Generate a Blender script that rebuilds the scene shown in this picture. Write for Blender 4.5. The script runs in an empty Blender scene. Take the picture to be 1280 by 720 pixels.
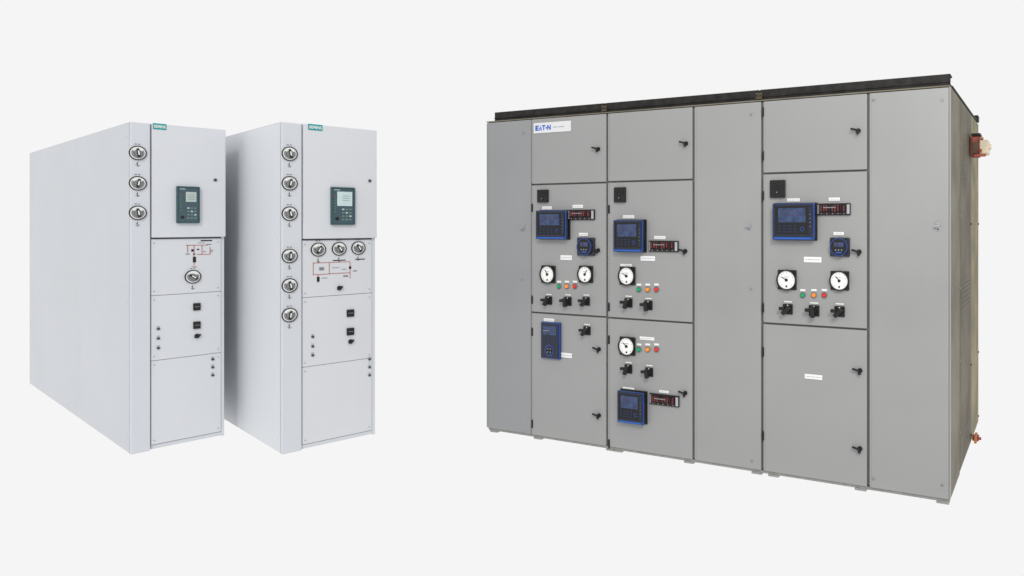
import bpy, bmesh, math, random
from mathutils import Vector, Matrix
random.seed(4)
scene = bpy.context.scene
scene.view_settings.view_transform = 'Standard'
scene.view_settings.look = 'None'
scene.view_settings.exposure = 0

# ------------------------------------------------------------ camera constants
F, CX, HZ, EYE = 890.0, 900.0, 280.0, 1.6      # focal, principal point, eye level

# ------------------------------------------------------------ materials
def new_mat(name):
    m = bpy.data.materials.new(name); m.use_nodes = True
    nt = m.node_tree
    return m, nt, nt.nodes['Principled BSDF']

def plain(name, col, rough=0.45, spec=0.4, metal=0.0, var=0.06, scale=14):
    m, nt, b = new_mat(name)
    tc = nt.nodes.new('ShaderNodeTexCoord')
    n = nt.nodes.new('ShaderNodeTexNoise'); n.inputs['Scale'].default_value = scale
    n.inputs['Detail'].default_value = 5
    nt.links.new(tc.outputs['Object'], n.inputs['Vector'])
    r = nt.nodes.new('ShaderNodeValToRGB')
    r.color_ramp.elements[0].position = 0.3; r.color_ramp.elements[1].position = 0.7
    r.color_ramp.elements[0].color = (*[c*(1-var) for c in col], 1)
    r.color_ramp.elements[1].color = (*[min(1, c*(1+var)) for c in col], 1)
    nt.links.new(n.outputs['Fac'], r.inputs['Fac'])
    nt.links.new(r.outputs['Color'], b.inputs['Base Color'])
    b.inputs['Roughness'].default_value = rough
    b.inputs['Specular IOR Level'].default_value = spec
    b.inputs['Metallic'].default_value = metal
    return m

def paint(name, col, rough=0.42, spec=0.3, var=0.03, streak=0.03, col2=None, blot=3.0):
    """powder coated sheet steel: broad tone drift, faint wipe streaks, orange peel"""
    m, nt, b = new_mat(name)
    L = nt.links
    tc = nt.nodes.new('ShaderNodeTexCoord')
    n1 = nt.nodes.new('ShaderNodeTexNoise'); n1.inputs['Scale'].default_value = 1.3; n1.inputs['Detail'].default_value = 2
    L.new(tc.outputs['Object'], n1.inputs['Vector'])
    mp = nt.nodes.new('ShaderNodeMapping'); mp.inputs['Scale'].default_value = (5, 5, 1.4)
    L.new(tc.outputs['Object'], mp.inputs['Vector'])
    n2 = nt.nodes.new('ShaderNodeTexNoise'); n2.inputs['Scale'].default_value = 1.0; n2.inputs['Detail'].default_value = 3
    L.new(mp.outputs['Vector'], n2.inputs['Vector'])
    a = nt.nodes.new('ShaderNodeMapRange'); a.inputs['From Min'].default_value = .3; a.inputs['From Max'].default_value = .7
    a.inputs['To Min'].default_value = 1-var; a.inputs['To Max'].default_value = 1+var
    L.new(n1.outputs['Fac'], a.inputs['Value'])
    c = nt.nodes.new('ShaderNodeMapRange'); c.inputs['From Min'].default_value = .3; c.inputs['From Max'].default_value = .7
    c.inputs['To Min'].default_value = 1-streak; c.inputs['To Max'].default_value = 1+streak
    L.new(n2.outputs['Fac'], c.inputs['Value'])
    mu = nt.nodes.new('ShaderNodeMath'); mu.operation = 'MULTIPLY'
    L.new(a.outputs[0], mu.inputs[0]); L.new(c.outputs[0], mu.inputs[1])
    v = nt.nodes.new('ShaderNodeVectorMath'); v.operation = 'SCALE'
    v.inputs[0].default_value = col
    if col2 is not None:
        n4 = nt.nodes.new('ShaderNodeTexNoise'); n4.inputs['Scale'].default_value = blot; n4.inputs['Detail'].default_value = 2
        L.new(tc.outputs['Object'], n4.inputs['Vector'])
        r4 = nt.nodes.new('ShaderNodeValToRGB'); r4.color_ramp.elements[0].position = .35; r4.color_ramp.elements[1].position = .65
        r4.color_ramp.elements[0].color = (*col, 1); r4.color_ramp.elements[1].color = (*col2, 1)
        L.new(n4.outputs['Fac'], r4.inputs['Fac']); L.new(r4.outputs['Color'], v.inputs[0])
    L.new(mu.outputs[0], v.inputs['Scale'])
    L.new(v.outputs[0], b.inputs['Base Color'])
    b.inputs['Roughness'].default_value = rough
    b.inputs['Specular IOR Level'].default_value = spec
    n3 = nt.nodes.new('ShaderNodeTexNoise'); n3.inputs['Scale'].default_value = 260; n3.inputs['Detail'].default_value = 2
    L.new(tc.outputs['Object'], n3.inputs['Vector'])
    bp = nt.nodes.new('ShaderNodeBump'); bp.inputs['Strength'].default_value = 0.05; bp.inputs['Distance'].default_value = 0.002
    L.new(n3.outputs['Fac'], bp.inputs['Height']); L.new(bp.outputs['Normal'], b.inputs['Normal'])
    return m

W_FRONT = paint('white_powder_coat', (0.60, 0.615, 0.645), var=.02, streak=.008)
W_STRIP = paint('white_powder_coat_column', (0.57, 0.59, 0.63), var=.02, streak=.008)
W_SHADED = paint('white_coat_side_shaded', (0.55, 0.57, 0.605), var=.02, streak=.004)  # same white coat, darkened to paint in the side wall's shade
W_LIFTED = paint('white_coat_shade_lifted', (0.66, 0.68, 0.71), var=.02, streak=.004)  # coat lightened to offset shade between the cabinets; carcasses share it
W_GAP = plain('shadow_gap', (0.16, 0.17, 0.19))
G_DOOR = paint('grey_enamel', (0.292, 0.295, 0.292), rough=.36, spec=.4, var=.05, streak=.015)
G_END = paint('grey_enamel_end', (0.262, 0.269, 0.274), rough=.36, spec=.4, var=.05, streak=.015)
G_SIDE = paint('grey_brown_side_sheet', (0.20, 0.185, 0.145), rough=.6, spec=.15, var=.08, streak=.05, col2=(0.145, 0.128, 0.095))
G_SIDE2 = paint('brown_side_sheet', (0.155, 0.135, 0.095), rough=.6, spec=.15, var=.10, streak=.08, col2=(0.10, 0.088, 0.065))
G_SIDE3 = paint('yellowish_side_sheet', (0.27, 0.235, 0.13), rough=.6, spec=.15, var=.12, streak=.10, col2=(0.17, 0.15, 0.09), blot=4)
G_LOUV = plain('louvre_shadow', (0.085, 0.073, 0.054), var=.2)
G_FRAME = plain('grey_frame', (0.16, 0.16, 0.158))
G_BASE = plain('grey_base_channel', (0.25, 0.25, 0.24), var=.15, scale=30)
BLACK = plain('black_plastic', (0.012, 0.012, 0.013), rough=.4, spec=.3)
NAVY = plain('navy_black_housing', (0.010, 0.013, 0.026), rough=.22, spec=.5)
BEAM = plain('black_steel', (0.02, 0.019, 0.018), rough=.6, spec=.2, var=.4, scale=20)
BLUE = plain('blue_plastic', (0.012, 0.042, 0.19), rough=.18, spec=.5)
BLUEHI = plain('bright_blue_print', (0.018, 0.10, 0.42), rough=.25, spec=.4)
BLUEDK = plain('dark_blue_plastic', (0.012, 0.020, 0.055), rough=.25, spec=.4)
SCREEN = plain('dark_blue_display', (0.028, 0.050, 0.12), rough=.08, spec=.45, var=.5, scale=30)
LABEL = plain('white_label', (0.76, 0.76, 0.76), var=.02)
PLATE = plain('nameplate_white', (0.66, 0.67, 0.67), var=.02)
DIAL = plain('dial_white', (0.82, 0.82, 0.80), var=.02)
RED = plain('red_lens', (0.62, 0.03, 0.025), rough=.25)
MRED = plain('mimic_red_print', (0.40, 0.10, 0.075), rough=.5)
GREEN = plain('green_lens', (0.01, 0.30, 0.12), rough=.25)
ORANGE = plain('orange_lens', (0.90, 0.27, 0.03), rough=.25)
DKRED = plain('dark_red_switch', (0.11, 0.022, 0.025), rough=.4, var=.5, scale=60)
DIMRED = plain('dim_red_digits', (0.12, 0.02, 0.03), rough=.3)
COPPER = plain('red_brown_fitting', (0.26, 0.05, 0.032), rough=.5, metal=.1, var=.4)
ORNG = plain('orange_brown_fitting', (0.42, 0.15, 0.06), rough=.5, var=.3)
CREAM = plain('cream_insulator', (0.60, 0.52, 0.38), rough=.4, var=.15)
BRASS = plain('brown_fitting', (0.07, 0.05, 0.03), rough=.6, var=.3)
TEAL = plain('teal_badge', (0.0, 0.27, 0.26), rough=.4)
RTEAL = plain('dark_teal_relay', (0.028, 0.080, 0.092), rough=.35)
RFACE = plain('relay_face', (0.045, 0.085, 0.100), rough=.35)
LCD = plain('lcd_grey_green', (0.42, 0.48, 0.46), rough=.25)
LCD2 = plain('lcd_pale_cyan', (0.50, 0.62, 0.62), rough=.25)
DIMKEY = plain('dull_green_keys', (0.13, 0.20, 0.19), rough=.4)
GREYM = plain('grey_plastic', (0.20, 0.21, 0.22), rough=.4)
SILVER = plain('zinc_silver', (0.34, 0.35, 0.36), rough=.35, metal=.3)
EBLUE = plain('print_blue', (0.005, 0.08, 0.50))
GREYTXT = plain('print_grey', (0.35, 0.37, 0.40))

# ------------------------------------------------------------ frames
class Frame:
    """local frame of a cabinet: x along its front, y into its depth, z up"""
    def __init__(s, ox, oy, th):
        s.o = Vector((ox, oy)); s.th = th
        s.X = Vector((math.cos(th), math.sin(th))); s.Y = Vector((-math.sin(th), math.cos(th)))
    def _s(s, base, d, px, py):
        k = (px-CX)/F
        t = (k*base.y-base.x)/(d.x-k*d.y)
        dep = base.y+t*d.y
        return t, EYE-(py-HZ)*dep/F
    def f(s, px, py, yo=0.0):            # photo measurement -> metres on the front plane
        return s._s(s.o+s.Y*yo, s.X, px, py)
    def side(s, px, py, xo=0.0):
        return s._s(s.o+s.X*xo, s.Y, px, py)
    def r(s, x0, y0, x1, y1, yo=0.0):
        xm, ym = (x0+x1)/2, (y0+y1)/2
        return (s.f(x0, ym, yo)[0], s.f(x1, ym, yo)[0], s.f(xm, y1, yo)[1], s.f(xm, y0, yo)[1])

# ------------------------------------------------------------ mesh builder
class MB:
    def __init__(s):
        s.bm = bmesh.new(); s.mats = []
    def _mi(s, m):
        if m not in s.mats: s.mats.append(m)
        return s.mats.index(m)
    def _merge(s, b2, mat):
        i = s._mi(mat)
        for f in b2.faces: f.material_index = i
        me = bpy.data.meshes.new('tmp'); b2.to_mesh(me); b2.free()
        s.bm.from_mesh(me); bpy.data.meshes.remove(me)
    def box(s, x0, x1, y0, y1, z0, z1, mat, bev=0.0, rot=None, seg=2):
        b = bmesh.new(); bmesh.ops.create_cube(b, size=1)
        c = Vector(((x0+x1)/2, (y0+y1)/2, (z0+z1)/2))
        sz = Vector((abs(x1-x0), abs(y1-y0), abs(z1-z0)))
        for v in b.verts: v.co = Vector((v.co.x*sz.x, v.co.y*sz.y, v.co.z*sz.z))
        if bev > 0:
            bev = min(bev, min(sz)*0.45)
            bmesh.ops.bevel(b, geom=b.edges[:], offset=bev, segments=seg, affect='EDGES', profile=.5)
        if rot is not None:
            bmesh.ops.rotate(b, verts=b.verts, cent=(0, 0, 0), matrix=rot)
        for v in b.verts: v.co += c
        s._merge(b, mat)
    def cyl(s, c, r, d, mat, r2=None, axis='y', seg=28):
        b = bmesh.new()
        bmesh.ops.create_cone(b, cap_ends=True, segments=seg, radius1=r, radius2=r if r2 is None else r2, depth=d)
        if axis == 'y': R = Matrix.Rotation(math.radians(90), 3, 'X')
        elif axis == 'x': R = Matrix.Rotation(math.radians(90), 3, 'Y')
        else: R = Matrix.Identity(3)
        bmesh.ops.rotate(b, verts=b.verts, cent=(0, 0, 0), matrix=R)
        for v in b.verts: v.co += Vector(c)
        s._merge(b, mat)
    def ring(s, c, ro, ri, y0, y1, mat, seg=32, a0=0, a1=360):
        b = bmesh.new(); full = (a1-a0) >= 360
        n = seg if full else seg+1; rows = []
        for i in range(n):
            a = math.radians(a0+(a1-a0)*i/seg); ca, sa = math.cos(a), math.sin(a)
            rows.append([b.verts.new((c[0]+ro*ca, y1, c[2]+ro*sa)), b.verts.new((c[0]+ro*ca, y0, c[2]+ro*sa)),
                         b.verts.new((c[0]+ri*ca, y0, c[2]+ri*sa)), b.verts.new((c[0]+ri*ca, y1, c[2]+ri*sa))])
        for i in range(seg):
            A, B = rows[i], rows[(i+1) % n]
            for k in range(4):
                b.faces.new((A[k], A[(k+1) % 4], B[(k+1) % 4], B[k]))
        bmesh.ops.recalc_face_normals(b, faces=b.faces)
        s._merge(b, mat)
    def poly(s, pts, y, mat):
        """flat printed shape in the x-z plane facing the viewer side (-y)"""
        b = bmesh.new(); f = b.faces.new([b.verts.new((p[0], y, p[1])) for p in pts])
        b.normal_update()
        if f.normal.y > 0: f.normal_flip()
        s._merge(b, mat)
    def text(s, body, x, y, z, w, h, mat, bold=.02):
        cu = bpy.data.curves.new('t', 'FONT'); cu.body = body; cu.extrude = 0.0; cu.size = 1; cu.offset = bold
        ob = bpy.data.objects.new('t', cu); scene.collection.objects.link(ob)
        bpy.context.view_layer.update()
        me = bpy.data.meshes.new_from_object(ob.evaluated_get(bpy.context.evaluated_depsgraph_get()))
        bpy.data.objects.remove(ob)
        b = bmesh.new(); b.from_mesh(me); bpy.data.meshes.remove(me)
        xs = [v.co.x for v in b.verts]; ys = [v.co.y for v in b.verts]
        mx, my = min(xs), min(ys); sx, sy = w/(max(xs)-mx), h/(max(ys)-my)
        for v in b.verts: v.co = Vector((x+(v.co.x-mx)*sx, y, z+(v.co.y-my)*sy))
        s._merge(b, mat)
    def done(s, name, parent=None, origin=(0, 0, 0)):
        origin = Vector(origin)
        for v in s.bm.verts: v.co -= origin
        me = bpy.data.meshes.new(name); s.bm.to_mesh(me); s.bm.free()
        for m in s.mats: me.materials.append(m)
        ob = bpy.data.objects.new(name, me); scene.collection.objects.link(ob)
        ORI[ob] = origin
        if parent is not None:
            ob.parent = parent
            ob.location = origin-ORI.get(parent, Vector((0, 0, 0)))
        else:
            ob.location = origin
        return ob
ORI = {}

def root(name, fr, label, cat, group=None):
    e = bpy.data.objects.new(name, None); scene.collection.objects.link(e)
    e.empty_display_size = .3
    e.location = (fr.o.x, fr.o.y, 0); e.rotation_euler = (0, 0, fr.th)
    e['label'] = label; e['category'] = cat
    if group: e['group'] = group
    ORI[e] = Vector((0, 0, 0))
    return e

# =====================================================================
#  GREY SWITCHGEAR ROW
# =====================================================================
dR = F*EYE/352.0
near = Vector(((1187-CX)/F*dR, dR))
dL = dR*525/387.0
far = Vector(((608-CX)/F*dL, dL))
dirR = (near-far); WR = dirR.length
R = Frame(far.x, far.y, math.atan2(dirR.y, dirR.x))
row = root('switchgear_row', R,
           'long grey switchgear row with round gauges and black top beam', 'electrical cabinet')
TOP = R.f(1187, 107)[1]; BOT = R.f(1187, 625)[1]
DEP = R.side(1222, 300, WR)[0]

m = MB()
m.box(0.004, WR-.004, .022, DEP, BOT+.004, TOP-.004, G_FRAME, .004)
m.done('frame', row)
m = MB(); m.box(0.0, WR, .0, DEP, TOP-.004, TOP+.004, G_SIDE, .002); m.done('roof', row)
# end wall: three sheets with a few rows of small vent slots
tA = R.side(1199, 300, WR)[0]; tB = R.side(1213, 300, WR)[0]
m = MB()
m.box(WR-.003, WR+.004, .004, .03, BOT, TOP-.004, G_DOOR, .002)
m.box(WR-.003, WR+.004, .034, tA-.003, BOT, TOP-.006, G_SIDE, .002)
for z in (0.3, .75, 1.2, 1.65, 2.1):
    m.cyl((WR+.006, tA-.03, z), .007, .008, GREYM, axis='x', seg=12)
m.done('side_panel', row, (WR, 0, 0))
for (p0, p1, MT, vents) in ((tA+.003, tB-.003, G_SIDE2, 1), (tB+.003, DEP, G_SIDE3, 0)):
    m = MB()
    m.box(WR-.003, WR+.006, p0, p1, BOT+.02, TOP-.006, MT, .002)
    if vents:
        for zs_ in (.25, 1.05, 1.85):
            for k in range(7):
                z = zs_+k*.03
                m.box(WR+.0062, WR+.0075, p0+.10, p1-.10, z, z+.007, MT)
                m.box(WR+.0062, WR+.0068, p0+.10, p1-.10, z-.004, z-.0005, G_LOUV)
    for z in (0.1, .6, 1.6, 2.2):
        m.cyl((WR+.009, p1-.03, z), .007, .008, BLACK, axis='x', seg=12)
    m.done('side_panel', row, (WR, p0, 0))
# base channels
m = MB()
m.box(0.01, WR-.004, .012, .09, .012, BOT-.002, G_BASE, .003)
m.box(WR-.07, WR-.006, .092, DEP-.02, .012, BOT-.002, G_BASE, .003)
m.done('base_channel', row)
for px in (616, 671, 762, 771, 860, 945, 966, 1075, 1178):
    u = R.f(px, 600)[0]
    m = MB()
    m.box(u-.035, u+.035, 0.006, .07, 0.0, .014, G_BASE, .003)
    m.cyl((u, .03, .018), .009, .016, GREYM, axis='z', seg=6)
    m.done('foot', row, (u, .03, 0))
# top beam
zb0, zb1 = TOP+.006, TOP+.072
ub = [R.f(619, 150, .03)[0], R.f(757, 140, .03)[0], R.f(950, 120, .03)[0], WR+.006]
for i in range(3):
    m = MB()
    a, b = ub[i]+.004, ub[i+1]-.004
    m.box(a, b, .02, .032, zb0, zb1, BEAM, .002)
    m.box(a, b, .034, .10, zb1-.012, zb1-.001, BEAM, .002)
    m.box(a, b, .034, .10, zb0, zb0+.01, BEAM, .002)
    m.box(a, b, .012, .0195, zb0+.018, zb0+.022, BEAM)
    m.done('top_beam', row, (a, .02, zb0))
for u in ub[1:3]:
    m = MB(); m.box(u-.022, u+.022, .006, .018, zb0+.004, zb1-.02, BRASS, .002)
    m.cyl((u-.012, .003, zb0+.026), .005, .008, BLACK, seg=6); m.cyl((u+.012, .003, zb0+.026), .005, .008, BLACK, seg=6)
    m.done('beam_joint', row, (u, .01, zb0))
m = MB()
m.box(WR-.03, WR+.006, .104, DEP-.13, zb0, zb0+.012, BEAM, .003)
m.box(WR-.06, WR+.014, DEP-.12, DEP-.02, zb0-.0, zb1-.02, BEAM, .003)
m.done('side_beam', row, (WR, .1, zb0))
# fitting with insulator near the top and copper bars near the foot of the end wall
t0, z0 = R.side(1214, 197, WR+.02); t1, z1 = R.side(1214, 170, WR+.02)
m = MB()
m.box(WR+.0165, WR+.072, t0, t0+.12, z0+.006, z1-.004, COPPER, .006)
m.box(WR+.020, WR+.080, t0-.004, t0+.12, z1+.000, z1+.018, BEAM, .003)
m.box(WR+.074, WR+.132, t0-.012, t0+.14, z0+.022, z1-.030, CREAM, .008)
m.box(WR+.030, WR+.064, t0-.012, t0-.002, z0+.025, z1-.045, BRASS, .003)
m.box(WR+.040, WR+.118, t0-.030, t0-.014, z0+.002, z0+.020, COPPER, .004)
m.box(WR+.076, WR+.100, t0-.020, t0+.02, z1-.028, z1-.012, ORNG, .004)
m.box(WR+.074, WR+.092, t0-.026, t0-.013, z0+.034, z0+.055, COPPER, .003)
m.cyl((WR+.136, t0+.06, (z0+z1)/2), .020, .02, CREAM, axis='x', seg=16)
for k in range(3):
    m.cyl((WR+.030+.014*k, t0-.003, z0+.016), .005, .008, BRASS, seg=8)
m.done('insulator', row, (WR, t0, z0))
t0, z0 = R.side(1214, 553, WR+.01); z1 = R.side(1214, 543, WR+.01)[1]
m = MB()
m.box(WR+.0165, WR+.06, t0, t0+.05, z0+.012, z1-.008, COPPER, .004)
m.box(WR+.03, WR+.048, t0-.02, t0+.07, z0, z1, ORNG, .004)
m.cyl((WR+.065, t0+.02, (z0+z1)/2), .010, .02, COPPER, axis='x', seg=12)
m.done('copper_bar', row, (WR, t0, z0))

TH = .02     # door thickness; door front at y = 0
def door(px0, px1, zt, zb, mat=G_DOOR):
    u0 = R.f(px0, 300)[0]; u1 = R.f(px1, 300)[0]
    m = MB()
    m.box(u0+.0045, u1-.0045, 0, TH, zb, zt, mat, .0045, seg=3)
    m.box(u0+.0055, u0+.015, -.003, 0.001, zb+.006, zt-.006, mat, .0012)
    return m.done('door', row, ((u0+u1)/2, 0, zb))

def latch(d, px, py, s=1.0, M=None):
    M = M or BLACK
    u, z = R.f(px, py, -.02)
    m = MB(); s *= .9
    m.cyl((u, -.006, z), .017*s, .012, M, r2=.014*s)
    m.cyl((u, -.016, z), .010*s, .010, M)
    m.box(u-.048*s, u+.006*s, -.030, -.018, z+.0*s, z+.014*s, M, .004, rot=Matrix.Rotation(math.radians(14), 3, 'Y'))
    m.box(u-.010*s, u+.010*s, -.026, -.016, z-.026*s, z+.004, M, .004, rot=Matrix.Rotation(math.radians(-14), 3, 'Y'))
    m.done('handle', d, (u, 0, z))

def ringpull(d, px, py):
    u, z = R.f(px, py, -.02)
    m = MB()
    m.box(u-.012, u+.012, -.004, -.0005, z-.026, z+.026, SILVER, .002)
    m.cyl((u, -.010, z), .009, .014, SILVER, seg=14)
    m.box(u-.020, u+.004, -.024, -.016, z-.004, z+.006, SILVER, .003)
    m.box(u-.005, u+.005, -.0055, -.0045, z-.020, z-.014, BLACK)
    m.done('handle', d, (u, 0, z))

def screw(d, px, py):
    u, z = R.f(px, py)
    m = MB(); m.cyl((u, -.004, z), .009, .008, SILVER, r2=.006, seg=16)
    m.box(u-.006, u+.006, -.009, -.0075, z-.0012, z+.0012, BLACK)
    m.done('screw', d, (u, 0, z))

def lab(d, x0, y0, x1, y1):
    u0, u1, z0, z1 = R.r(x0, y0, x1, y1)
    m = MB(); m.box(u0, u1, -.004, -.0005, z0, z1, LABEL, .0008)
    h = (z1-z0)
    if (u1-u0) > .06:
        x = u0+.008
        while x < u1-.012:
            w = random.uniform(.004, .011)
            m.box(x, min(x+w, u1-.006), -.0048, -.0042, z0+h*.42, z0+h*.56, GREYTXT); x += w+.004
    m.done('label', d, (u0, 0, z0))

def smallblack(d, x0, y0, x1, y1):
    u0, u1, z0, z1 = R.r(x0, y0, x1, y1, -.02)
    m = MB(); m.box(u0, u1, -.02, -.0005, z0, z1, BLACK, .004)
    m.box(u0+.012, u1-.012, -.0225, -.0205, (z0+z1)/2, z1-.01, BEAM)
    m.cyl(((u0+u1)/2, -.022, z0+(z1-z0)*.30), .010, .004, BEAM, seg=14)
    m.cyl(((u0+u1)/2, -.025, z0+(z1-z0)*.30), .004, .004, GREYM, seg=14)
    m.done('auxiliary_relay', d, (u0, 0, z0))

def relay(d, x0, y0, x1, y1):
    dp = .055
    u0, u1, z0, z1 = R.r(x0, y0, x1, y1, -dp)
    w, h = u1-u0, z1-z0
    m = MB()
    m.box(u0-.004, u1+.004, -.010, -.0005, z0-.004, z1+.004, BLACK, .004)
    m.box(u0+.002, u1-.002, -dp+.014, -.0105, z0+.002, z1-.002, NAVY, .014, seg=3)
    m.box(u0, u1, -dp+.004, -dp+.0135, z0, z1, BLUE, .004, seg=2)
    # raised black bezel frame
    a0, a1, b0, b1 = u0+w*.035, u1-w*.045, z0+h*.09, z1-h*.025
    t = w*.055
    m.box(a0, a1, -dp-.004, -dp+.0035, b1-t, b1, NAVY, .003)
    m.box(a0, a1, -dp-.004, -dp+.0035, b0, b0+t, NAVY, .003)
    m.box(a0, a0+t, -dp-.004, -dp+.0035, b0+t+.0005, b1-t-.0005, NAVY, .003)
    m.box(a1-t*1.6, a1, -dp-.004, -dp+.0035, b0+t+.0005, b1-t-.0005, NAVY, .003)
    m.box(a0+t, a1-t*1.6, -dp-.0005, -dp+.0035, b0+t, b1-t, BLACK)
    m.box(u0+w*.15, u1-w*.20, -dp-.0025, -dp-.0008, z0+h*.48, z1-h*.13, SCREEN, .0006)
    for r_ in range(2):
        for k in range(4):
            x = u0+w*(.20+.13*k)
            m.box(x, x+w*.045, -dp-.0036, -dp-.0028, z0+h*(.66+.10*r_), z0+h*(.68+.10*r_), DIMRED)
    for r_ in range(3):
        for k in range(4):
            x = u0+w*(.14+.125*k); z = z0+h*(.20+.08*r_)
            m.box(x, x+w*.085, -dp-.003, -dp-.0008, z, z+h*.045, BLUEDK, .001)
    m.cyl((u0+w*.72, -dp-.002, z0+h*.30), h*.065, .003, BLUE, seg=14)
    m.cyl((u0+w*.72, -dp-.004, z0+h*.30), h*.04, .003, BLACK, seg=14)
    for k in range(4):
        m.box(u1-w*.11, u1-w*.08, -dp-.0050, -dp-.0042, z0+h*(.36+.11*k), z0+h*(.372+.11*k), GREYM)
    m.box(u0+w*.06, u1-w*.08, -dp+.0015, -dp+.0038, z0+h*.025, z0+h*.070, BLUEHI)
    m.done('protection_relay', d, (u0, 0, z0))

def meter(d, x0, y0, x1, y1):
    dp = .035
    u0, u1, z0, z1 = R.r(x0, y0, x1, y1, -dp); w, h = u1-u0, z1-z0
    cx, cz = (u0+u1)/2, (z0+z1)/2; q = min(w, h)/2
    m = MB()
    m.box(u0, u1, -.018, -.0005, z0, z1, NAVY, .022, seg=4)
    m.cyl((cx, -.026, cz), q*1.04, .014, NAVY, r2=q*.98, seg=32)
    m.ring((cx, 0, cz), q*.96, q*.86, -dp-.002, -.0335, BLUE)
    m.cyl((cx, -dp+.0005, cz), q*.85, .004, BLACK, seg=32)
    m.box(cx-q*.5, cx+q*.5, -dp-.0026, -dp-.0018, cz+q*.04, cz+q*.50, SCREEN)
    for k in range(3):
        m.box(cx-q*.40+q*.28*k, cx-q*.24+q*.28*k, -dp-.0036, -dp-.0028, cz+q*.20, cz+q*.30, DIMRED)
    for k in range(3):
        m.cyl((cx-q*.32+q*.32*k, -dp-.003, cz-q*.30), q*.08, .003, GREYM, seg=10)
    m.box(cx-q*.30, cx+q*.30, -dp-.0026, -dp-.0018, cz-q*.62, cz-q*.50, BLUEHI)
    m.done('power_meter', d, (cx, 0, cz))

def testswitch(d, x0, y0, x1, y1):
    dp = .03
    u0, u1, z0, z1 = R.r(x0, y0, x1, y1, -dp); w, h = u1-u0, z1-z0
    m = MB()
    m.box(u0, u1, -.014, -.0005, z0, z1, BLACK, .003)
    m.box(u0+.004, u0+w*.07, -.018, -.0145, z0+.008, z1-.008, GREYM, .001)
    m.box(u1-w*.10, u1-.004, -.018, -.0145, z0+.008, z1-.008, GREYTXT, .001)
    n = 9
    for k in range(n):
        x = u0+w*(.12+.76*k/n)
        m.box(x, x+w*.055, -dp-random.uniform(0, .004), -.0145, z0+h*random.uniform(.28, .38), z1-h*random.uniform(.12, .22), DKRED if k not in (3, 7) else BLACK, .0015)
        m.cyl((x+w*.025, -.017, z0+h*.14), w*.018, .005, DKRED if k % 2 else GREYM, seg=8)
    m.box(u0+w*.22, u0+w*.60, -dp-.006, -dp-.0045, z0+h*.60, z0+h*.68, GREYM)
    m.done('test_switch', d, (u0, 0, z0))

def gauge(d, px, py, r_px, sweep=35):
    u, z = R.f(px, py, -.02)
    r = (R.f(px+r_px, py, -.02)[0]-R.f(px-r_px, py, -.02)[0])/2
    m = MB()
    q = r*.98
    m.box(u-q, u+q, -.012, -.0005, z-q, z+q, BLACK, .012, seg=3)
    m.ring((u, 0, z), r*1.03, r*.90, -.026, -.0125, BLACK)
    m.cyl((u, -.016, z), r*.895, .007, DIAL)
    for k in range(13):
        a = math.radians(225-270*k/12)
        L = .10 if k % 3 == 0 else .06
        m.box(u+math.cos(a)*r*(.76-L/2)-r*L/2, u+math.cos(a)*r*(.76-L/2)+r*L/2, -.0206, -.0198, z+math.sin(a)*r*(.76-L/2)-.0012, z+math.sin(a)*r*(.76-L/2)+.0012, BLACK, rot=Matrix.Rotation(-a, 3, 'Y'))
    a = math.radians(sweep)
    m.box(u-r*.38+math.cos(a)*r*.22, u+r*.38+math.cos(a)*r*.22, -.0230, -.0212, z-.002+math.sin(a)*r*.22, z+.002+math.sin(a)*r*.22, BLACK, rot=Matrix.Rotation(-a, 3, 'Y'))
    m.cyl((u, -.0225, z), r*.15, .006, BLACK, seg=16)
    m.cyl((u, -.0205, z-r*.62), r*.10, .003, BLACK, seg=12)
    m.box(u-r*.25, u+r*.25, -.0206, -.0198, z+r*.28, z+r*.34, GREYTXT)
    m.done('gauge', d, (u, 0, z))

def led(d, px, py, mat, s=1.0):
    u, z = R.f(px, py, -.01)
    m = MB()
    m.box(u-.017*s, u+.017*s, -.004, -.0005, z+.024*s, z+.037*s, LABEL, .001)
    m.ring((u, 0, z), .0185*s, .0155*s, -.008, -.0005, GREYM, seg=18)
    m.cyl((u, -.008, z), .0153*s, .014, mat, r2=.011*s, seg=18)
    m.done('indicator_light', d, (u, 0, z))

def knob(d, px, py, s=1.0, tilt=0, lbl=True):
    u, z = R.f(px, py, -.03)
    m = MB(); q = .031*s
    m.box(u-q, u+q, -.008, -.0005, z-q, z+q, BLACK, .004)
    m.cyl((u, -.018, z), .020*s, .020, BLACK, r2=.017*s, seg=20)
    m.box(u-.012*s, u+.012*s, -.055, -.024, z-.036*s, z+.026*s, BLACK, .006, rot=Matrix.Rotation(math.radians(tilt), 3, 'Y'), seg=3)
    m.box(u-.044*s, u-.01*s, -.050, -.030, z-.004*s, z+.016*s, BLACK, .005, seg=2)
    if lbl: m.box(u-.024*s, u+.024*s, -.0035, -.0005, z+q+.009, z+q+.017, LABEL, .001)
    m.box(u-.004, u+.004, -.0095, -.0085, z+q*.66, z+q*.84, LABEL)
    m.done('rotary_switch', d, (u, 0, z))

def hinge(d, px, py):
    u, z = R.f(px, py, -.004)
    m = MB(); m.cyl((u, -.002, z), .0065, .055, BLACK, axis='z', seg=10)
    m.cyl((u, -.002, z+.03), .004, .008, BLACK, axis='z', seg=10)
    m.done('hinge', d, (u, 0, z))

def Z(px, py): return R.f(px, py)[1]
GP = .0055

# column 1: plain end door
d = door(608, 664, TOP-.008, BOT, G_END)
screw(d, 655, 166); screw(d, 655, 540); ringpull(d, 652, 285); screw(d, 653, 349)
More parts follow.
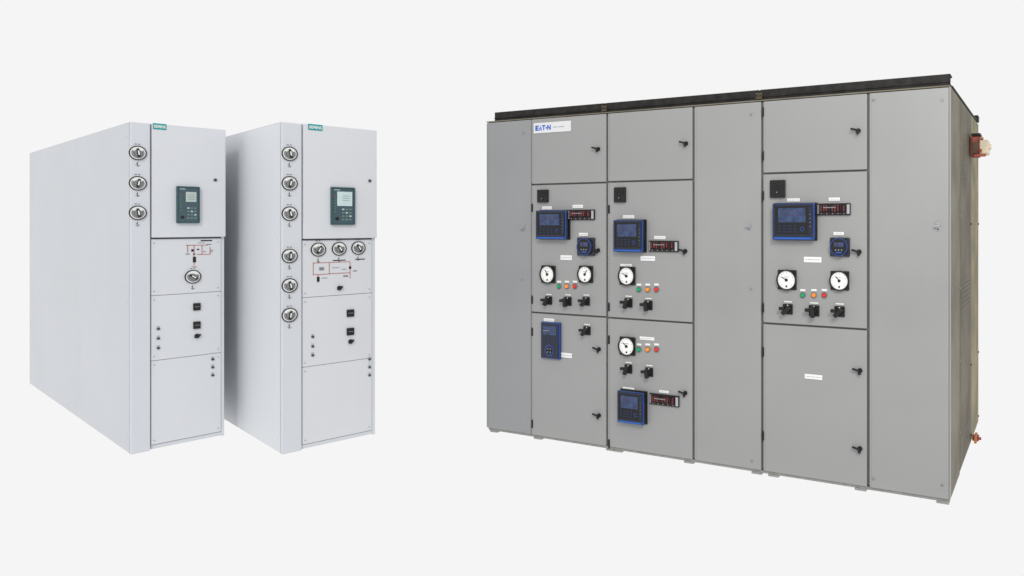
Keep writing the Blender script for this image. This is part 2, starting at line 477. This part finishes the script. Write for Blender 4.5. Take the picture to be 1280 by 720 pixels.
# column 2
zA, zB = Z(712, 229.5), Z(712, 393.5)
d = door(664, 758, TOP-.008, zA+GP)
latch(d, 746, 186)
u0, u1, z0, z1 = R.r(667.5, 152.5, 714, 165.5)
m = MB(); m.box(u0, u1, -.005, -.0005, z0, z1, PLATE, .001)
w, h = u1-u0, z1-z0; ty = -.0056
lz, lh = z0+h*.25, h*.50
m.text('E', u0+w*.05, ty, lz, w*.095, lh, EBLUE, .05)
# stylised letter A of the logo: small triangle pieces
ax, aw = u0+w*.155, w*.075
m.poly([(ax, lz), (ax+aw*.34, lz), (ax+aw*.52, lz+lh*.5), (ax+aw*.30, lz+lh*.78)], ty, EBLUE)
m.poly([(ax+aw*.66, lz), (ax+aw, lz), (ax+aw*.72, lz+lh*.78), (ax+aw*.54, lz+lh*.55)], ty, EBLUE)
m.cyl((ax+aw*.5, ty, lz+lh*.90), .0035, .001, EBLUE, seg=10)
m.text('T', u0+w*.235, ty, lz, w*.090, lh, EBLUE, .05)
m.cyl((u0+w*.348, ty, lz+lh*.45), .0068, .001, EBLUE, seg=14)
m.text('N', u0+w*.375, ty, lz, w*.095, lh, EBLUE, .05)
for (a, b) in ((.53, .57), (.58, .63), (.64, .66), (.68, .76), (.77, .82)):
    m.box(u0+w*a, u0+w*b, -.0056, -.0052, z0+h*.44, z0+h*.54, GREYTXT)
m.done('nameplate', d, (u0, 0, z0))
d = door(664, 758, zA-GP, zB+GP)
smallblack(d, 671, 237, 684, 253)
lab(d, 678, 258, 690, 262); relay(d, 669, 263, 707, 299)
lab(d, 716, 256, 729, 260); testswitch(d, 708, 262, 741, 275)
lab(d, 724, 291, 735, 295); meter(d, 719, 297, 741, 320)
lab(d, 701, 319, 715, 325); latch(d, 746, 313)
gauge(d, 684, 343, 9, 120); gauge(d, 731, 343, 9, 60)
for x, c in ((698, GREEN), (708, ORANGE), (718, RED)): led(d, x, 358, c, 1.1)
knob(d, 683, 376, 1, 25); knob(d, 707, 377, 1.05, -5); knob(d, 730, 377, 1, 35)
hinge(d, 665, 260); hinge(d, 665, 375)
d = door(664, 758, zB-GP, BOT)
lab(d, 680, 398, 693, 402)
u0, u1, z0, z1 = R.r(675, 403, 699, 449, -.03); w, h = u1-u0, z1-z0
m = MB()
m.box(u0, u1, -.024, -.0005, z0, z1, BLUE, .008)
m.box(u0+w*.06, u1-w*.06, -.030, -.0245, z0+h*.035, z1-h*.035, NAVY, .003)
m.box(u0+w*.16, u1-w*.16, -.0316, -.0305, z0+h*.66, z1-h*.10, SCREEN)
m.box(u0+w*.16, u1-w*.50, -.0322, -.0318, z0+h*.76, z0+h*.78, GREYM)
for k in range(3):
    for j in range(3):
        m.box(u0+w*(.18+.23*j), u0+w*(.33+.23*j), -.032, -.0305, z0+h*(.42+.07*k), z0+h*(.455+.07*k), BLUEDK, .001)
m.cyl((u0+w*.5, -.032, z0+h*.24), w*.24, .003, BLUE, seg=20)
m.cyl((u0+w*.5, -.0345, z0+h*.24), w*.17, .003, BLACK, seg=20)
for k in range(4):
    a = math.radians(45+90*k)
    m.cyl((u0+w*.5+math.cos(a)*w*.10, -.0365, z0+h*.24+math.sin(a)*w*.10), w*.03, .002, GREYM, seg=8)
m.done('protection_relay', d, (u0, 0, z0))
knob(d, 731, 414, 1, 40); lab(d, 701, 441, 715, 447)
latch(d, 747, 437); latch(d, 747, 520)
hinge(d, 665, 415); hinge(d, 665, 530)
# column 3
zA, zB = Z(812, 226), Z(812, 400.5)
d = door(759.5, 866, TOP-.008, zA+GP)
latch(d, 856, 179)
d = door(759.5, 866, zA-GP, zB+GP)
smallblack(d, 767, 234, 781, 253)
lab(d, 779, 269, 793, 273); relay(d, 766, 275, 803, 315)
lab(d, 818, 295, 832, 299); testswitch(d, 809, 301, 846, 315)
lab(d, 801, 320, 819, 326); latch(d, 855, 314)
gauge(d, 783, 345, 10, 150); lab(d, 776, 330, 790, 333)
for x, c in ((798, GREEN), (809, ORANGE), (820, RED)): led(d, x, 362, c, 1.1)
knob(d, 783, 379, 1.05, 20); knob(d, 808, 382, 1.05, -8)
hinge(d, 761, 262); hinge(d, 761, 384)
d = door(759.5, 866, zB-GP, BOT)
gauge(d, 783, 433, 10, 140); lab(d, 800, 421, 818, 425)
for x, c in ((798, GREEN), (809, ORANGE), (820, RED)): led(d, x, 437, c, 1.1)
knob(d, 783, 462, 1.0, 20); knob(d, 809, 466, 1.0, -8)
lab(d, 779, 484, 793, 488); relay(d, 771, 490, 804, 530)
lab(d, 824, 488, 836, 491); testswitch(d, 810, 494, 847, 508); latch(d, 855, 492)
hinge(d, 761, 425); hinge(d, 761, 555)
# column 4
d = door(867.5, 952, TOP-.008, BOT)
ringpull(d, 935, 283); screw(d, 939, 143); screw(d, 939, 361); screw(d, 940, 576)
# column 5
zA, zB = Z(1018, 215), Z(1018, 408)
d = door(953.5, 1084.5, TOP-.008, zA+GP)
latch(d, 1072, 163)
hinge(d, 954, 195); hinge(d, 954, 140)
d = door(953.5, 1084.5, zA-GP, zB+GP)
smallblack(d, 962, 225, 981, 247)
lab(d, 984, 248, 1000, 252); relay(d, 965, 254, 1018, 300)
lab(d, 1036, 247, 1050, 251); testswitch(d, 1020, 254, 1062, 269)
lab(d, 1042, 290, 1055, 294); meter(d, 1036, 297, 1061, 321)
lab(d, 1005, 321, 1027, 328); latch(d, 1073, 315)
gauge(d, 983, 350, 12, 150); gauge(d, 1049, 351, 12, 130)
for x, c in ((1003, GREEN), (1017, ORANGE), (1030, RED)): led(d, x, 369, c)
knob(d, 983, 387, 1.05, 50); knob(d, 1016, 389, 1.1, -5); knob(d, 1048, 390, 1.05, 45)
hinge(d, 954, 245); hinge(d, 954, 385)
d = door(953.5, 1084.5, zB-GP, BOT)
lab(d, 1006, 468, 1028, 474)
latch(d, 1074, 464); latch(d, 1074, 562)
hinge(d, 954, 440); hinge(d, 954, 545)
# column 6
d = door(1086, 1187, TOP-.008, BOT)
ringpull(d, 1172, 283); screw(d, 1178, 125); screw(d, 1178, 606); screw(d, 1092, 125); screw(d, 1092, 598)

# =====================================================================
#  WHITE SWITCHGEAR CABINETS
# =====================================================================
dW = F*EYE/288.0
def corner(px): return Vector(((px-CX)/F*dW, dW))
def vp_theta(vpx):                 # heading of the side wall
    return math.atan2((CX-vpx)/F, 1.0)
A = Frame(*corner(162), vp_theta(-246))
B = Frame(*corner(351), vp_theta(-120))
GRP = 'pair of white switchgear cabinets'

def white_cabinet(fr, xl, xs, xr, ddep, label, side_seams, cfg, SM):
    r = root('switchgear_cabinet', fr, label, 'electrical cabinet', GRP)
    H = fr.f(xl, 152)[1]
    Wd = fr.f(xr, 300)[0]; us = fr.f(xs, 300)[0]
    ue = fr.f(xr-4, 300)[0]
    def Zz(px, py, yo=0): return fr.f(px, py, yo)[1]
    m = MB()
    m.box(.006, Wd-.004, .020, .034, .03, H-.006, W_GAP, .002)
    m.box(.006, Wd-.001, .036, ddep-.004, .03, H-.006, W_LIFTED, .003)
    m.box(.006, Wd-.001, .034, ddep-.03, 0, .028, W_LIFTED, .003)
    m.done('carcass', r)
    m = MB(); m.box(0.002, Wd, .002, ddep, H-.0055, H, W_FRONT, .002); m.done('roof', r, (0, 0, H))
    cuts = [0.0]+side_seams+[ddep]
    for i in range(len(cuts)-1):
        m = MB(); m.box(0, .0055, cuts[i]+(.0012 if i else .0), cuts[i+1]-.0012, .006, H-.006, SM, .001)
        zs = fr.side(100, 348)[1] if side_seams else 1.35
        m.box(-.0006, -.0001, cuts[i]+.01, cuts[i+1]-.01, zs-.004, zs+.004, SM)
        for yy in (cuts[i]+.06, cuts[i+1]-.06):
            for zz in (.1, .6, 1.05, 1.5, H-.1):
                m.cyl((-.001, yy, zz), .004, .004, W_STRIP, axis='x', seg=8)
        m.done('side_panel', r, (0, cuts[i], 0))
    m = MB()
    m.box(0.0, us-.003, -.018, .0195, .0, H-.002, W_STRIP, .008, seg=4)
    col = m.done('front_column', r, (0, 0, 0))
    m = MB(); m.box(ue+.002, Wd, -.004, .0195, .0, H-.008, W_STRIP, .002); m.done('edge_trim', r, (ue, 0, 0))
    zd = [Zz(xm_, y_) for xm_, y_ in cfg['splits']]
    ds = []
    m = MB(); m.box(us+.002, Wd+.002, -.030, .0185, zd[0]+.006, H-.001, W_FRONT, .004, seg=3)
    ds.append(m.done('door', r, (us, 0, zd[0])))
    zl = [zd[0]-.004, zd[1], zd[2], .035]
    for i in range(3):
        m = MB(); m.box(us+.003, ue, -.006, .0185, zl[i+1]+.0014, zl[i]-.0014, W_FRONT, .0025)
        for uu in (us+.02, ue-.02):
            for zz in (zl[i]-.03, zl[i+1]+.03):
                m.cyl((uu, -.0075, zz), .0045, .004, GREYTXT, seg=10)
        ds.append(m.done('panel', r, (us, 0, zl[i+1])))
    m = MB(); m.box(us+.003, Wd-.002, .004, .0185, .004, .032, W_STRIP, .002); m.done('plinth', r, (us, 0, 0))
    def dial(d, px, py, yo, rr=.052, ang=90):
        u, z = fr.f(px, py, yo-.02)
        m = MB()
        m.ring((u, 0, z), rr, rr*.88, yo-.010, yo-.0005, BLACK)
        m.cyl((u, yo-.004, z), rr*.875, .006, DIAL)
        m.ring((u, 0, z), rr*.72, rr*.50, yo-.012, yo-.0075, GREYM, a0=150, a1=390, seg=20)
        m.cyl((u, yo-.014, z), rr*.46, .013, GREYM, r2=rr*.42, seg=20)
        Rm = Matrix.Rotation(math.radians(ang), 3, 'Y')
        m.box(u-rr*.62, u+rr*.62, yo-.032, yo-.021, z-rr*.15, z+rr*.15, BLACK, .003, rot=Rm)
        m.box(u-rr*.30, u+rr*.30, yo-.0345, yo-.0325, z-rr*.07, z+rr*.07, DIAL, rot=Rm)
        m.cyl((u+rr*.25, yo-.0085, z-rr*.62), rr*.07, .003, RED, seg=8)
        m.box(u-.016, u-.004, yo-.0012, yo-.0004, z+rr+.010, z+rr+.014, BLACK)
        m.box(u+.004, u+.014, yo-.0012, yo-.0004, z+rr+.010, z+rr+.014, BLACK)
        zz = z-rr-.034
        m.box(u-.0015, u+.0015, yo-.0012, yo-.0004, zz, zz+.022, BLACK)
        m.box(u-.011, u+.013, yo-.0012, yo-.0004, zz-.003, zz, BLACK)
        m.box(u-.010, u+.002, yo-.0012, yo-.0004, zz+.010, zz+.013, BLACK, rot=Matrix.Rotation(-.7, 3, 'Y'))
        m.box(u-.005, u+.007, yo-.0012, yo-.0004, zz-.010, zz-.007, BLACK)
        m.done('rotary_switch', d, (u, yo, z))
    for px, py, a in cfg['coldials']: dial(col, px, py, -.018, .050, a)
    for di, px, py, a in cfg['dials']: dial(ds[di], px, py, -.006, .050, a)
    x0, y0, x1, y1 = cfg['badge']; u0, u1, z0, z1 = fr.r(x0, y0, x1, y1, -.03)
    m = MB(); m.box(u0, u1, -.0325, -.0305, z0, z1, TEAL, .0005)
    m.text('SIEMENS', u0+(u1-u0)*.06, -.0330, z0+(z1-z0)*.25, (u1-u0)*.88, (z1-z0)*.5, LABEL)
    m.done('nameplate', ds[0], (u0, 0, z0))
    px, py = cfg['lock']; u, z = fr.f(px, py, -.03)
    m = MB(); m.cyl((u, -.033, z), .012, .006, GREYM); m.cyl((u, -.037, z), .007, .003, BLACK)
    m.done('lock', ds[0], (u, 0, z))
    x0, y0, x1, y1 = cfg['relay']; u0, u1, z0, z1 = fr.r(x0, y0, x1, y1, -.05); w, h = u1-u0, z1-z0
    m = MB()
    m.box(u0, u1, -.050, -.0305, z0, z1, RTEAL, .005)
    t = w*.07     # raised frame
    m.box(u0+.002, u1-.002, -.057, -.0503, z1-t, z1-.002, RTEAL, .002)
    m.box(u0+.002, u1-.002, -.057, -.0503, z0+.002, z0+t, RTEAL, .002)
    m.box(u0+.002, u0+t, -.057, -.0503, z0+t+.0005, z1-t-.0005, RTEAL, .002)
    m.box(u1-t, u1-.002, -.057, -.0503, z0+t+.0005, z1-t-.0005, RTEAL, .002)
    m.box(u0+t, u1-t, -.0515, -.0503, z0+t, z1-t, RFACE)
    m.box(u0+w*.12, u0+w*.36, -.0525, -.0516, z1-h*.085, z1-h*.065, LCD)
    if cfg['lcd']:
        m.box(u0+w*.38, u1-w*.16, -.0535, -.0517, z0+h*.58, z1-h*.15, LCD, .0008)
    else:
        m.box(u0+w*.24, u1-w*.13, -.0535, -.0517, z0+h*.50, z1-h*.12, LCD2, .0008)
    for k in range(3):
        m.box(u0+w*.46, u1-w*.24, -.0542, -.0537, z0+h*(.64+.06*k), z0+h*(.65+.06*k), GREYM)
    for k in range(7):
        m.box(u0+w*.13, u0+w*.18, -.0525, -.0516, z0+h*(.34+.07*k), z0+h*(.36+.07*k), RED if k == 6 else DIMKEY)
    for rr_ in range(4):
        for k in range(3):
            m.box(u0+w*(.44+.15*k), u0+w*(.54+.15*k), -.053, -.0516, z0+h*(.12+.09*rr_), z0+h*(.16+.09*rr_), LCD if (k+rr_) == 3 else DIMKEY, .001)
    m.cyl((u0+w*.24, -.053, z0+h*.16), w*.08, .004, BLACK, seg=12)
    m.done('protection_relay', ds[0], (u0, 0, z0))
    for di, x0, y0, x1, y1 in cfg['squares']:
        u0, u1, z0, z1 = fr.r(x0, y0, x1, y1, -.02)
        m = MB(); m.box(u0, u1, -.020, -.0065, z0, z1, BLACK, .003)
        m.box(u0+.008, u1-.008, -.022, -.0205, (z0+z1)/2-.001, (z0+z1)/2+.003, GREYM, .001)
        m.done('push_button', ds[di], (u0, 0, z0))
    for di, px, py in cfg['dots']:
        u, z = fr.f(px, py, -.01)
        m = MB(); m.cyl((u, -.010, z), .0115, .007, GREYM, r2=.010, seg=16); m.cyl((u, -.0145, z), .006, .003, BLACK, seg=12)
        m.box(u-.009, u+.009, -.0072, -.0064, z+.015, z+.018, GREYM)
        m.done('socket', ds[di], (u, 0, z))
    for di, px, py in cfg['levers']:
        u, z = fr.f(px, py, -.02)
        m = MB(); m.cyl((u, -.012, z), .016, .012, BLACK, seg=16)
        m.box(u-.022, u+.022, -.030, -.018, z-.006, z+.006, BLACK, .003, rot=Matrix.Rotation(-.5, 3, 'Y'))
        m.done('lever', ds[di], (u, 0, z))
    m = MB()
    for i_, (c, x0, y0, x1, y1) in enumerate(cfg['mimic']):
        u0, u1, z0, z1 = fr.r(x0, y0, x1, y1, -.006)
        if c == 'r':
            q_ = .0021
            if (u1-u0) < .012: cu_ = (u0+u1)/2; u0, u1 = cu_-q_, cu_+q_
            if (z1-z0) < .010: cz_ = (z0+z1)/2; z0, z1 = cz_-q_, cz_+q_
        m.box(u0, u1, -.0076-.00005*i_, -.0064, z0, z1, {'r': MRED, 'k': BLACK, 'g': GREYM, 't': GREYTXT}[c])
    m.done('mimic_diagram', ds[1], (us, 0, zd[1]))
    return r

tA1 = A.side(98, 300)[0]
DA = A.side(37, 300)[0]
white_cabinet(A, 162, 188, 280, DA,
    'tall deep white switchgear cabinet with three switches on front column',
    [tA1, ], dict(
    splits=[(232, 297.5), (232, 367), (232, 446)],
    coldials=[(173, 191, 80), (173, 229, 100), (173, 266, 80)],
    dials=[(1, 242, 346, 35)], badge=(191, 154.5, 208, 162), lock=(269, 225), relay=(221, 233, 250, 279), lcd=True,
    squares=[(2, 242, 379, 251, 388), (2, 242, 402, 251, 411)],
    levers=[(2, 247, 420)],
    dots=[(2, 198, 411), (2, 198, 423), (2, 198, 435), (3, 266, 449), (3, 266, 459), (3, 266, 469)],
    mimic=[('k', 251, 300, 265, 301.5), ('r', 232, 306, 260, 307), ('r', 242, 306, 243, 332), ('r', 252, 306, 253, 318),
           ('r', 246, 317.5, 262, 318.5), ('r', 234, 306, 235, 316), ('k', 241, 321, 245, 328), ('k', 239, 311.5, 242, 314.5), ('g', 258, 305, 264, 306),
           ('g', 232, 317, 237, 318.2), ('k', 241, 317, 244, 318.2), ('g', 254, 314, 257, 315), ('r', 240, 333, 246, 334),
           ('t', 262, 312, 266, 315), ('k', 246, 311, 249, 312.4), ('r', 262, 309, 263, 318), ('t', 247, 303, 256, 304)]), W_SHADED)
white_cabinet(B, 351, 377, 468.5, 3.2,
    'tall white switchgear cabinet with six round switches on front column',
    [], dict(
    splits=[(423, 299), (423, 369), (423, 453)],
    coldials=[(363, 192, 80), (363, 229, 100), (363, 267, 80), (363, 320, 95), (363, 357, 80), (363, 394, 100)],
    dials=[(1, 399, 312, 120), (1, 425, 311, 60), (1, 449, 310, 60)], badge=(385, 155.5, 403, 163), lock=(462, 226),
    relay=(414, 234, 444, 281), lcd=False,
    squares=[(2, 434, 387, 443, 396), (2, 434, 410, 443, 419)],
    levers=[(1, 425, 360), (2, 439, 427)],
    dots=[(2, 391, 421), (2, 391, 433), (2, 391, 444), (3, 462, 449), (3, 462, 459), (3, 462, 469)],
    mimic=[('r', 391, 327.5, 438, 328.5), ('r', 391, 328, 392, 343), ('r', 391, 342.5, 412, 343.5), ('r', 411, 328, 412, 343), ('r', 397, 343, 398, 354),
           ('r', 437, 328, 438, 348), ('r', 412, 341, 437, 342), ('k', 416, 324.8, 432, 326), ('k', 444, 323.4, 456, 324.6),
           ('k', 396, 346, 399.4, 352), ('g', 399, 334, 405, 338), ('k', 436, 333, 439, 336), ('g', 429, 344, 435, 346),
           ('t', 415, 334, 424, 335.2), ('t', 427, 336, 433, 337.2), ('t', 402, 347, 409, 348.2), ('g', 441, 338, 446, 339.2)]), W_LIFTED)

# =====================================================================
#  SETTING: seamless, evenly glowing studio floor and matching surround
# =====================================================================
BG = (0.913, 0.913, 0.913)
fm = bpy.data.materials.new('self_glowing_floor'); fm.use_nodes = True
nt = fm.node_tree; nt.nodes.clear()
e = nt.nodes.new('ShaderNodeEmission'); e.inputs['Color'].default_value = (*BG, 1); e.inputs['Strength'].default_value = 1  # floor brightness is put in as emission, so no shadows show on it
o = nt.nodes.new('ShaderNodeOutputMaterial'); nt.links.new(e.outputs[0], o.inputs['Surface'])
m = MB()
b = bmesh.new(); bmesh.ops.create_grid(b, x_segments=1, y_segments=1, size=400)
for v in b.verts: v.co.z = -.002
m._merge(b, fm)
fl = m.done('floor'); fl['kind'] = 'structure'; fl['label'] = 'seamless pale grey self-glowing floor'; fl['category'] = 'floor'

w = bpy.data.worlds.new('World'); scene.world = w; w.use_nodes = True
bg = w.node_tree.nodes['Background']; bg.inputs['Color'].default_value = (*BG, 1); bg.inputs['Strength'].default_value = 1

def aim(ob, L): ob.rotation_euler = Vector(L).to_track_quat('Z', 'Y').to_euler()
sl = bpy.data.lights.new('studio_key', 'SUN'); sl.energy = 1.0; sl.angle = math.radians(12); sl.color = (1, .99, .97)
so = bpy.data.objects.new('studio_key', sl); scene.collection.objects.link(so); aim(so, (.16, -.92, .6))
al = bpy.data.lights.new('added_row_fill', 'AREA'); al.energy = 34; al.shape = 'RECTANGLE'; al.size = 1.2; al.size_y = .9; al.color = (1, .98, .95)  # added unseen lamp, brightens the right part of the grey row
ao = bpy.data.objects.new('added_row_fill', al); scene.collection.objects.link(ao)
ao.location = (.5, 1.5, 2.9); aim(ao, Vector((.5, 1.5, 2.9))-Vector((.9, 4.2, 1.6)))

cam = bpy.data.cameras.new('camera'); co = bpy.data.objects.new('camera', cam); scene.collection.objects.link(co)
co.location = (0, 0, EYE); co.rotation_euler = (math.radians(90), 0, 0)
cam.sensor_width = 36; cam.lens = F/1280*36
cam.shift_x = -(CX-640)/1280; cam.shift_y = -(360-HZ)/1280
cam.clip_end = 2000; cam.clip_start = .05
scene.camera = co
